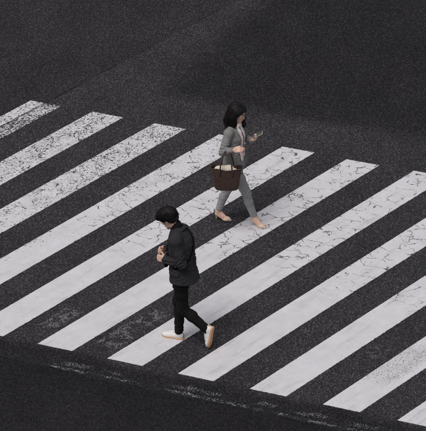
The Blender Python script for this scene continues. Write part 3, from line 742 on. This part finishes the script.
# ================================================================== the woman
WB = A(.354, -.238, 0)
wom = empty('person', WB, 'woman in grey trouser suit and beige heels, looking at a phone, tote on arm', 'person')
WF = A(.906, -.423, 0); WL = A(.423, .906, 0)
hipR, hipL = A(-.100, -.080, .84), A(-.028, .076, .84)
kneR, ankR = A(.068, -.095, .465), A(.150, -.088, .125)
kneL, ankL = A(-.150, .085, .455), A(-.285, .112, .135)
shR, shL = A(-.118, -.140, 1.305), A(.030, .140, 1.300)
elR, wrR = A(-.205, -.215, 1.085), A(-.062, -.315, 1.160)
elL, wrL = A(.075, .170, 1.075), A(.168, .010, 1.125)
neckb = A(-.048, .0, 1.345); headc = A(.000, -.014, 1.510); hfr = frame((.93, -.37), pitch=R(22)); HS = .93
s = SDF((-.44, -.46, -.01), (.40, .32, 1.68), .0042)
add_head(s, headc, hfr, neckb, HS, .93)
s.loft([(.80, -.064, 0, .085, .125), (.90, -.064, 0, .088, .130), (1.0, -.062, 0, .070, .105), (1.10, -.058, 0, .078, .115), (1.20, -.054, -.002, .092, .128), (1.29, -.052, 0, .070, .125), (1.335, -.05, 0, .045, .06)], WF, .02)
s.cone(neckb, shL, .038, .042, .03); s.cone(neckb, shR, .038, .042, .03)
for S_, E_, W_ in ((shL, elL, wrL), (shR, elR, wrR)):
    s.cone(S_, E_, .040, .032, .02); s.cone(E_, W_, .031, .022, .01)
heelp = {'R': A(.128, -.066, 0), 'L': A(-.322, .124, 0)}; fd = {'R': unit(A(.76, -.62, 0)), 'L': unit(A(.935, -.354, 0))}
UP = A(0, 0, 1)
def foot(sd, key, A_, grow=0.0, full=True):
    q = lambda x, z: heelp[key]+fd[key]*x+UP*z
    sd.cone(q(.026, .090), q(.135, .034), .029+grow, .029+grow, .02)
    fr = np.array([fd[key], np.cross(UP, fd[key]), UP])
    sd.ell(q(.140, .030), [.050+grow, .038+grow, .026+grow], fr, .015); sd.cone(q(.150, .024), q(.192, .016), .024+grow, .011+grow, .012)
    if full:
        sd.cone(A_, q(.030, .090), .031, .028, .02); sd.cone(A_, q(.10, .066), .027, .026, .02)
for H_, K_, A_, key in ((hipL, kneL, ankL, 'L'), (hipR, kneR, ankR, 'R')):
    s.cone(H_, K_, .075, .046, .02); s.cone(K_, K_+(A_-K_)*.35-WF*.012, .046, .048, .02); s.cone(K_+(A_-K_)*.35-WF*.012, A_, .048, .029, .02)
    foot(s, key, A_)
add_hand(s, wrR, (.985, -.02, .03), (-.05, .72, -.68), (.1, .55, .75), (14, 22, 14), .90, thumb_dir=(.88, .10, .30))
pn = unit(A(-.50, -.10, .86)); pd = unit(A(.80, -.22, .52)); pd = unit(pd-pn*np.dot(pd, pn)); ps = np.cross(pn, pd)
hd = unit(A(.62, -.40, .62)); add_hand(s, wrL, hd, pn, -ps if np.dot(-ps, A(0, -1, 0)) > 0 else ps, (22, 48, 40), .90)
me = s.mesh('woman_body'); tint_body(me, headc, hfr, HS, (.50, .13, .13)); link('body', me, M_SKIN, wom)

M_GREY = cloth_mat('grey_suiting', (.215, .208, .208), bump=.3, var=.10, sheen=.0); M_GREY2 = cloth_mat('grey_trouser_cloth', (.285, .282, .290), bump=.22, var=.08, sheen=.0)
M_BLOUSE = cloth_mat('white_blouse', (.78, .76, .76), bump=.2, var=.05, sheen=0); M_SCARF = cloth_mat('pink_scarf', (.74, .58, .59), bump=.25, var=.06, sheen=0, tint=(.80, .77, .77))
M_PUMP = plain_mat('beige_patent', (.62, .46, .37), .35, .45, .04)
# blouse, then the open blazer
b = SDF((-.26, -.22, .82), (.16, .22, 1.42), .005)
BSEC = [(.84, -.062, 0, .098, .142), (.92, -.062, 0, .094, .140), (1.02, -.060, 0, .080, .118), (1.12, -.056, 0, .092, .126), (1.20, -.052, -.003, .106, .136), (1.28, -.052, 0, .082, .130), (1.33, -.050, 0, .058, .075)]
b.loft(BSEC, WF, .02); b.cone(neckb-A(0, 0, .03), neckb+A(.004, -.003, .01), .052, .046, .02)
b.warp(.004, 16, 4, sx=(1.3, 1.3, .5))
link('blouse', b.mesh('blouse'), M_BLOUSE, wom)
j = SDF((-.36, -.44, .78), (.28, .32, 1.44), .0045)
JS = [(.825, -.066, .002, .128, .178), (.90, -.066, .002, .120, .168), (1.02, -.062, 0, .098, .138), (1.12, -.058, 0, .110, .146), (1.20, -.054, -.002, .124, .156), (1.28, -.054, 0, .100, .150), (1.325, -.052, 0, .076, .10), (1.35, -.05, 0, .06, .07)]
j.loft(JS, WF, .02)
j.cone(neckb-A(0, 0, .012), shL, .046, .056, .03); j.cone(neckb-A(0, 0, .012), shR, .046, .056, .03)
for S_, E_, W_ in ((shL, elL, wrL), (shR, elR, wrR)):
    dn = unit(W_-E_); j.cone(S_, S_+(E_-S_)*.5, .054, .049, .02); j.cone(S_+(E_-S_)*.5, E_, .049, .045, .006); j.cone(E_, W_-dn*.02, .045, .036, .006)
    j.ell(W_+dn*.012, [.032, .045, .045], frame(dn), .004, 's')
def hangw(P): return .35+.65*np.exp(-((P[:, 2]-1.08)/.11)**2)
j.warp(.006, 12, 11, zr=hangw, sx=(1, 1, .8)); j.warp(.004, 27, 6, zr=hangw, sx=(.9, .9, 1.5))
for S_, E_, W_ in ((shL, elL, wrL), (shR, elR, wrR)):
    j.fold(S_, E_, .21, .08, .034, .0075, .07, 1, .6); j.fold(E_, W_, .03, .09, .032, .0075, .06, 2, -.5)
j.fold(A(-.055, 0, 1.32), A(-.062, 0, .86), .28, .10, .06, .006, .2, 3, .6)
fc = A(-.056, 0)
def opening(X, Y, Z):
    u = (X-fc[0])*WF[0]+(Y-fc[1])*WF[1]; v = (X-fc[0])*WL[0]+(Y-fc[1])*WL[1]
    wz = np.interp(Z, [.80, .95, 1.05, 1.20, 1.30, 1.36, 1.45], [.078, .058, .050, .064, .072, .072, .07])
    return np.maximum(np.abs(v)-wz, .035-u)
j.put(opening, (-.10, -.24, .76), (.22, .18, 1.46), .004, 's')
j.loft([(.76, -.066, .002, .110, .160), (.87, -.066, .002, .106, .154)], WF, .005, op='s')
j.smooth(1)
jk = link('blazer', j.mesh('blazer'), M_GREY, wom)
for sg in (1, -1):
    line = []; wv = []
    for t_ in np.linspace(0, 1, 16):
        z = 1.335-.29*t_; o = np.interp(z, [1.05, 1.20, 1.30, 1.36], [.053, .067, .075, .075]); dp = np.interp(z, [1.05, 1.20, 1.28, 1.34], [.11, .125, .10, .06])
        line.append(A(fc[0], fc[1], 0)+WF*dp+WL*sg*o+UP*z); wv.append((WL*sg*.052-WF*.02)*math.sin(math.pi*min(1, .25+t_*.85))*(1 if t_ < .55 else (1-t_)/.45*1.0+.02))
    link('lapel', patch(j, strip_rows(line, wv, 6), .0055, 'lapel'), M_GREY, jk)
cs = SDF((-.2, -.16, 1.26), (.12, .16, 1.44), .004); cfr = frame(WF, pitch=R(14))
cp = ring(neckb+A(-.004, .002, .012), cfr, .062, .066, R(70), R(290), 20)
for a, c_ in zip(cp, cp[1:]): cs.cone(a, c_, .010, .010, .006); cs.cone(a-A(0, 0, .018), c_-A(0, 0, .018), .014, .014, .010)
link('collar', cs.mesh('blazer_collar'), M_GREY, jk)
arm_seam(j, shL, elL, neckb, .065, jk, M_GREY); arm_seam(j, shR, elR, neckb, .065, jk, M_GREY)
# pink scarf: a soft loop round the neck and two hanging ends
sc = SDF((-.22, -.24, .86), (.20, .20, 1.46), .0045)
rp = ring(neckb+A(.010, -.005, .040), frame(WF, pitch=R(16)), .056, .056, 0, 2*math.pi, 24)
for a, c_ in zip(rp, rp[1:]): sc.cone(a, c_, .016, .016, .008); sc.cone(a-A(0, 0, .018)+(a-neckb)*A(.15, .15, 0), c_-A(0, 0, .018)+(c_-neckb)*A(.15, .15, 0), .014, .014, .01)
for sg, zend in ((1, .965), (-1, .915)):
    for z0 in np.linspace(1.36, zend, 22):
        dp = np.interp(z0, [.86, 1.02, 1.12, 1.20, 1.30, 1.36], [.118, .098, .108, .120, .092, .060])
        sc.ell(A(fc[0], fc[1], 0)+WF*dp+WL*(sg*(.022+.006*math.sin(z0*21+sg)))+UP*z0, [.010, .023, .030], np.array([WF, WL, UP]), .008)
sc.warp(.006, 30, 9, sx=(1.6, 1.6, .3)); link('scarf', sc.mesh('scarf'), M_SCARF, wom)
cpts = [A(fc[0], fc[1], 0)+WF*np.interp(z, [.86, 1.02, 1.12, 1.20, 1.30, 1.36], [.135, .118, .126, .138, .112, .085])+WL*np.interp(z, [.98, 1.2, 1.36], [.0, -.002, -.035])+UP*z for z in np.linspace(1.355, .99, 14)]
V, F = tube(cpts, .0042, 6); link('cord', mesh_py('cord', V, F), plain_mat('black_cord', (.012, .011, .013), .7), wom)
# cropped, tapered trousers
t = SDF((-.40, -.26, .10), (.28, .26, .98), .0048)
t.loft([(.76, -.066, 0, .105, .150), (.86, -.064, 0, .108, .152), (.95, -.062, 0, .09, .13)], WF, .02)
for H_, K_, A_ in ((hipL, kneL, ankL), (hipR, kneR, ankR)):
    m1 = H_+(K_-H_)*.5; dn = unit(A_-K_); m2 = K_+(A_-K_)*.4-WF*.010; e = A_-dn*.025
    t.cone(H_-A(0, 0, .02), m1, .092, .076, .03); t.cone(m1, K_, .076, .055, .02); t.cone(K_, m2, .054, .052, .02); t.cone(m2, e, .052, .043, .02)
    t.ell(e+dn*.047, [.047, .06, .06], np.array([dn, unit(np.cross(dn, A(0, 1, 0))), unit(np.cross(dn, np.cross(dn, A(0, 1, 0))))]), .002, 's')
def legw(P): return .30+.7*np.exp(-((P[:, 2]-.47)/.09)**2)+.5*np.exp(-((P[:, 2]-.76)/.08)**2)
t.warp(.005, 14, 13, zr=legw, sx=(.8, .8, 1.5)); t.warp(.003, 28, 4, zr=legw, sx=(.7, .7, 1.6))
for H_, K_, A_ in ((hipL, kneL, ankL), (hipR, kneR, ankR)):
    t.fold(H_, K_, np.linalg.norm(K_-H_), .06, .045, .0030, .09, 4, .8); t.fold(H_, K_, .10, .10, .05, .0045, .12, 6, .8); t.fold(K_, A_, .28, .05, .04, .0018, .08, 7, .3)
tr = link('trousers', t.mesh('woman_trousers'), M_GREY2, wom)
for H_, K_, A_ in ((hipR, kneR, ankR),):
    ln = spline([H_+A(0, -.10, -.12), K_+A(0, -.075, .0), K_+(A_-K_)*.85+A(0, -.06, 0)], 10)
    link('side_seam', patch(t, strip_rows(ln, [WF*.006]*len(ln), 2), .0014, 'side_seam', .0004), M_GREY2, tr)
# court shoes with thin heels
for key, A_ in (('L', ankL), ('R', ankR)):
    hp = heelp[key]; dd = fd[key]; q = lambda x, z: hp+dd*x+UP*z
    p = SDF(hp+A(-.26, -.26, -.01), hp+A(.26, .26, .16), .0034); foot(p, key, A_, .0045, False)
    def topline(X, Y, Z):
        x = (X-hp[0])*dd[0]+(Y-hp[1])*dd[1]; lim = np.interp(x, [-.02, .02, .06, .11, .14, .155, .17], [.112, .106, .066, .040, .038, .06, .2]); return (lim-Z)
    p.put(topline, hp+A(-.25, -.25, 0), hp+A(.25, .25, .16), 0, 's')
    p.put(lambda X, Y, Z: Z-.003+0*X+0*Y, hp+A(-.25, -.25, -.01), hp+A(.25, .25, .02), 0, 's')
    sh = link('shoe', p.mesh('pump'), M_PUMP, wom)
    V, F = tube([q(.012, .082), q(.010, .06), q(.009, .03), q(.010, .001)], [.017, .011, .0062, .0056], 10); link('heel', mesh_py('heel', V, F), M_PUMP, sh)
# long straight hair falling over the shoulders
hr = SDF(headc+A(-.26, -.22, -.34), headc+A(.22, .22, .18), .0042); q = lambda x, y, z: at(headc, hfr, (x*HS, y*HS, z*HS))
hr.ell(q(-.020, 0, .044), [.110*HS, .093*HS, .094*HS], hfr, 0); hr.ell(q(.022, 0, .066), [.070*HS, .078*HS, .056*HS], hfr, .03)
hr.cone(q(-.045, 0, .02), headc+A(-.095, .035, -.13), .084, .080, .04); hr.cone(headc+A(-.085, .02, -.12), headc+A(-.120, .045, -.225), .070, .048, .04)
for sg in (1, -1):
    hr.chain([q(.006, sg*.070, .040), q(-.016, sg*.080, -.045), headc+WL*sg*.070-WF*.030+A(0, 0, -.125), headc+WL*sg*.080-WF*(.05 if sg < 0 else -.035)+A(0, 0, -.20)], [.034, .034, .034, .022], .03)
hr.chain([q(.030, .060, .0), headc+WL*.070+WF*.030+A(0, 0, -.09), headc+WL*.075+WF*.052+A(0, 0, -.19)], [.026, .030, .018], .02)
hr.ell(q(.115, -.022, -.018), [.104*HS, .082*HS, .104*HS], hfr, .012, 's')
hr.warp(.0028, 40, 3, sx=(1, 1, .25)); hr.warp(.0016, 90, 5, sx=(1, 1, .25))
rg = np.random.default_rng(8); roots = []
for i in range(1000):
    v = unit(rg.normal(0, 1, 3)); roots.append(q(-.015+.12*v[0], .10*v[1], .05+.10*(abs(v[2])*1.2-.45)))
roots = np.array(roots); loc = (roots-headc)@hfr.T; roots = roots[(loc[:, 0] < .025) | (loc[:, 2] > .10)]
part_ = q(.02, 0, .14)
def floww(P):
    L = (P-part_); L[:, 2] = 0; L = L/np.maximum(np.linalg.norm(L, axis=1, keepdims=True), .02); lo_ = (P-headc)@hfr.T
    return L*np.clip((lo_[:, 2:3]+.02)/.1, 0, 1)-hfr[0]*.6*np.clip(lo_[:, 2:3]/.1, 0, 1)+A(0, 0, -1)
sv = strands(hr, roots, floww, 15, .015, .0021, rg, lift=.003, jit=.07)
sw = strands(hr, roots[rg.permutation(len(roots))[:110]], floww, 17, .016, .0013, rg, lift=.018, jit=.16)
hm = hr.mesh('woman_hair'); link('hair', join_me('woman_hair', [me_arrays(hm), sv, sw]), M_HAIR, wom)

# ------------------------------------------------------------------ phone in her left hand
pcn = wrL+hd*.085+pn*.030+pd*.030
ph = empty('phone', WB+pcn, 'thin smartphone held up in the woman\'s left hand', 'phone')
def slab(name, hx, hy, hz, r, z, mat, parent):
    bm = bmesh.new(); pts = []
    for cx, cy, a0 in ((hx-r, hy-r, 0), (-hx+r, hy-r, 90), (-hx+r, -hy+r, 180), (hx-r, -hy+r, 270)):
        for k in range(5): an = R(a0+k*22.5); pts.append((cx+r*math.cos(an), cy+r*math.sin(an)))
    lo_ = [bm.verts.new((*p, z-hz)) for p in pts]; hi_ = [bm.verts.new((*p, z+hz)) for p in pts]; n = len(pts)
    bm.faces.new(lo_[::-1]); bm.faces.new(hi_)
    for i in range(n): bm.faces.new((lo_[i], lo_[(i+1) % n], hi_[(i+1) % n], hi_[i]))
    me = bpy.data.meshes.new(name); bm.to_mesh(me); bm.free(); return link(name, me, mat, parent, smooth=False)
Mx = Matrix(((pd[0], ps[0], pn[0], 0), (pd[1], ps[1], pn[1], 0), (pd[2], ps[2], pn[2], 0), (0, 0, 0, 1)))
ph.rotation_euler = Mx.to_euler()
slab('case', .070, .035, .0042, .010, 0, plain_mat('phone_case', (.50, .43, .36), .35, .5, .03), ph)
slab('screen', .066, .0315, .0008, .008, .0052, plain_mat('phone_glass', (.05, .055, .06), .12, .5, .02), ph)

# ------------------------------------------------------------------ checked tote on her right forearm
BAGC = WB+A(-.172, -.335, .652)
tote = empty('handbag', BAGC, 'dark brown checked tote bag hanging from the woman\'s forearm', 'handbag'); tote.rotation_euler = (R(-2), R(1.5), R(-7))
M_CHK = check_mat(); M_LEA = plain_mat('brown_leather', (.035, .018, .013), .45, .45, .12)
def tote_ring(v, inset=0.0, n=48):
    """outline of the bag at relative height v"""
    hx = .148+.042*v**1.2-inset; hy = .058+.030*math.sin(math.pi*(.35+.5*v))*.7+.004-inset; rr = min(hy*.75, .045); out = []
    sag = (1-(1-v)**8)
    hx *= .90+.10*min(1, v*6)**.5; hy *= .86+.14*min(1, v*6)**.5
    for k in range(n):
        an = 2*math.pi*k/n; c_, s_ = math.cos(an), math.sin(an); e = .42
        x = hx*math.copysign(abs(c_)**e, c_); y = hy*math.copysign(abs(s_)**e, s_)
        z = v*.290
        z += -.014*math.cos(x/hx*math.pi*.5)*v**3 + (.010*(1-math.cos(x/hx*math.pi*.5)) if v < .2 else 0)*(1-v/.2 if v < .2 else 0)
        y += (.013*math.sin(x*19+1.0+v*2)*v*(1-v)*2+.006*math.sin(x*37+v*9)*(1-v)*v*2)*(1 if y > 0 else -1)+.007*math.sin(x*29+v*5)*v**2
        x += .006*math.sin(v*9+(1 if x > 0 else 2.4))*v*(1-v)*2; z -= .007*math.sin(x*24+.8)*v**4
        out.append((x, y, z))
    return out
vs_ = [0, .015, .04, .08, .15, .25, .35, .45, .55, .65, .75, .85, .93, 1.0]; n = 48
V = []; F = []; UVc = []
for v in vs_: V += tote_ring(v)
for v in vs_[::-1]: V += [(x, y, z if v > .02 else z+.006) for x, y, z in tote_ring(max(v, .02), .004)]
nr_ = 2*len(vs_)
for i in range(nr_-1):
    for k in range(n): F.append((i*n+k, i*n+(k+1) % n, (i+1)*n+(k+1) % n, (i+1)*n+k))
F.append(tuple(range(n-1, -1, -1))); F.append(tuple((nr_-1)*n+k for k in range(n)))
me = mesh_py('tote_body', V, F); uvl = me.uv_layers.new(name='UVMap')
per = []
for i in range(nr_):
    acc = 0; row = [0]
    for k in range(n): acc += math.dist(V[i*n+k], V[i*n+(k+1) % n]); row.append(acc)
    per.append(row)
ref = per[7]
for p in me.polygons:
    vv = list(p.vertices); ks = [v % n for v in vv]; wrap = (0 in ks and n-1 in ks and len(vv) == 4)
    for li, v in zip(p.loop_indices, vv):
        k = v % n; kk = n if (wrap and k == 0) else k; uvl.data[li].uv = (ref[kk], V[v][2])
link('bag_body', me, M_CHK, tote)
rim = tote_ring(1.0, -.001); V, F = tube([(x, y, z-.004) for x, y, z in rim], .0075, 8, close=True); link('rim_trim', mesh_py('rim_trim', V, F), M_LEA, tote)
for sg in (1, -1):       # handles: from the long sides up over the forearm
    y0 = sg*.083; top_ = A(.005, .052+sg*.020, .495)
    pts = spline([A(-.075, y0, .20), A(-.073, y0+sg*.006, .262), A(-.062, y0*.9+.010, .36), A(-.040, y0*.5+.030, .455), top_, A(.042, y0*.5+.030, .455), A(.066, y0*.9+.010, .36), A(.078, y0+sg*.006, .262), A(.080, y0, .20)], 6)
    V, F = tube(pts, .0088, 8); link('handle', mesh_py('handle', V, F), M_LEA, tote)
    for x in (-.075, .080):
        slab('handle_tab', .012, .004, .035, .003, .235, M_LEA, tote).location = (x, y0+sg*.001, 0)
M_BRASS = plain_mat('brass', (.55, .40, .20), .3, .5, .05, metal=1)
for sg in (1, -1):
    for x in (-.075, .080):
        V, F = tube([A(x-.012, sg*.090, .268), A(x+.012, sg*.090, .268)], .0042, 8); link('brass_ring', mesh_py('brass_ring', V, F), M_BRASS, tote)
for sg in (1, -1):
    V, F = tube([A(sg*.186, .0, .275), A(sg*.198, -.02, .24), A(sg*.192, -.03, .20), A(sg*.186, -.026, .225)], .004, 6); link('side_strap', mesh_py('side_strap', V, F), M_LEA, tote)
# cream cloth bundle showing above the rim
pz = SDF((-.19, -.10, .12), (.19, .10, .40), .005)
pz.box(A(-.045, .008, .210), [.098, .040, .080], .03, frame((1, .1)), .0); pz.ell(A(.05, .012, .205), [.10, .042, .080], None, .03); pz.cone(A(-.10, .01, .262), A(.045, .022, .285), .030, .024, .03)
pz.warp(.007, 14, 4); pme = pz.mesh('cream_bundle')
po = link('cloth_bundle', pme, cloth_mat('cream_cloth', (.62, .55, .46), bump=.25, var=.06, sheen=0), label='cream cloth bundle poking out of the brown tote', cat='cloth')
po.location = tote.location-Vector((0, 0, .010)); po.rotation_euler = tote.rotation_euler
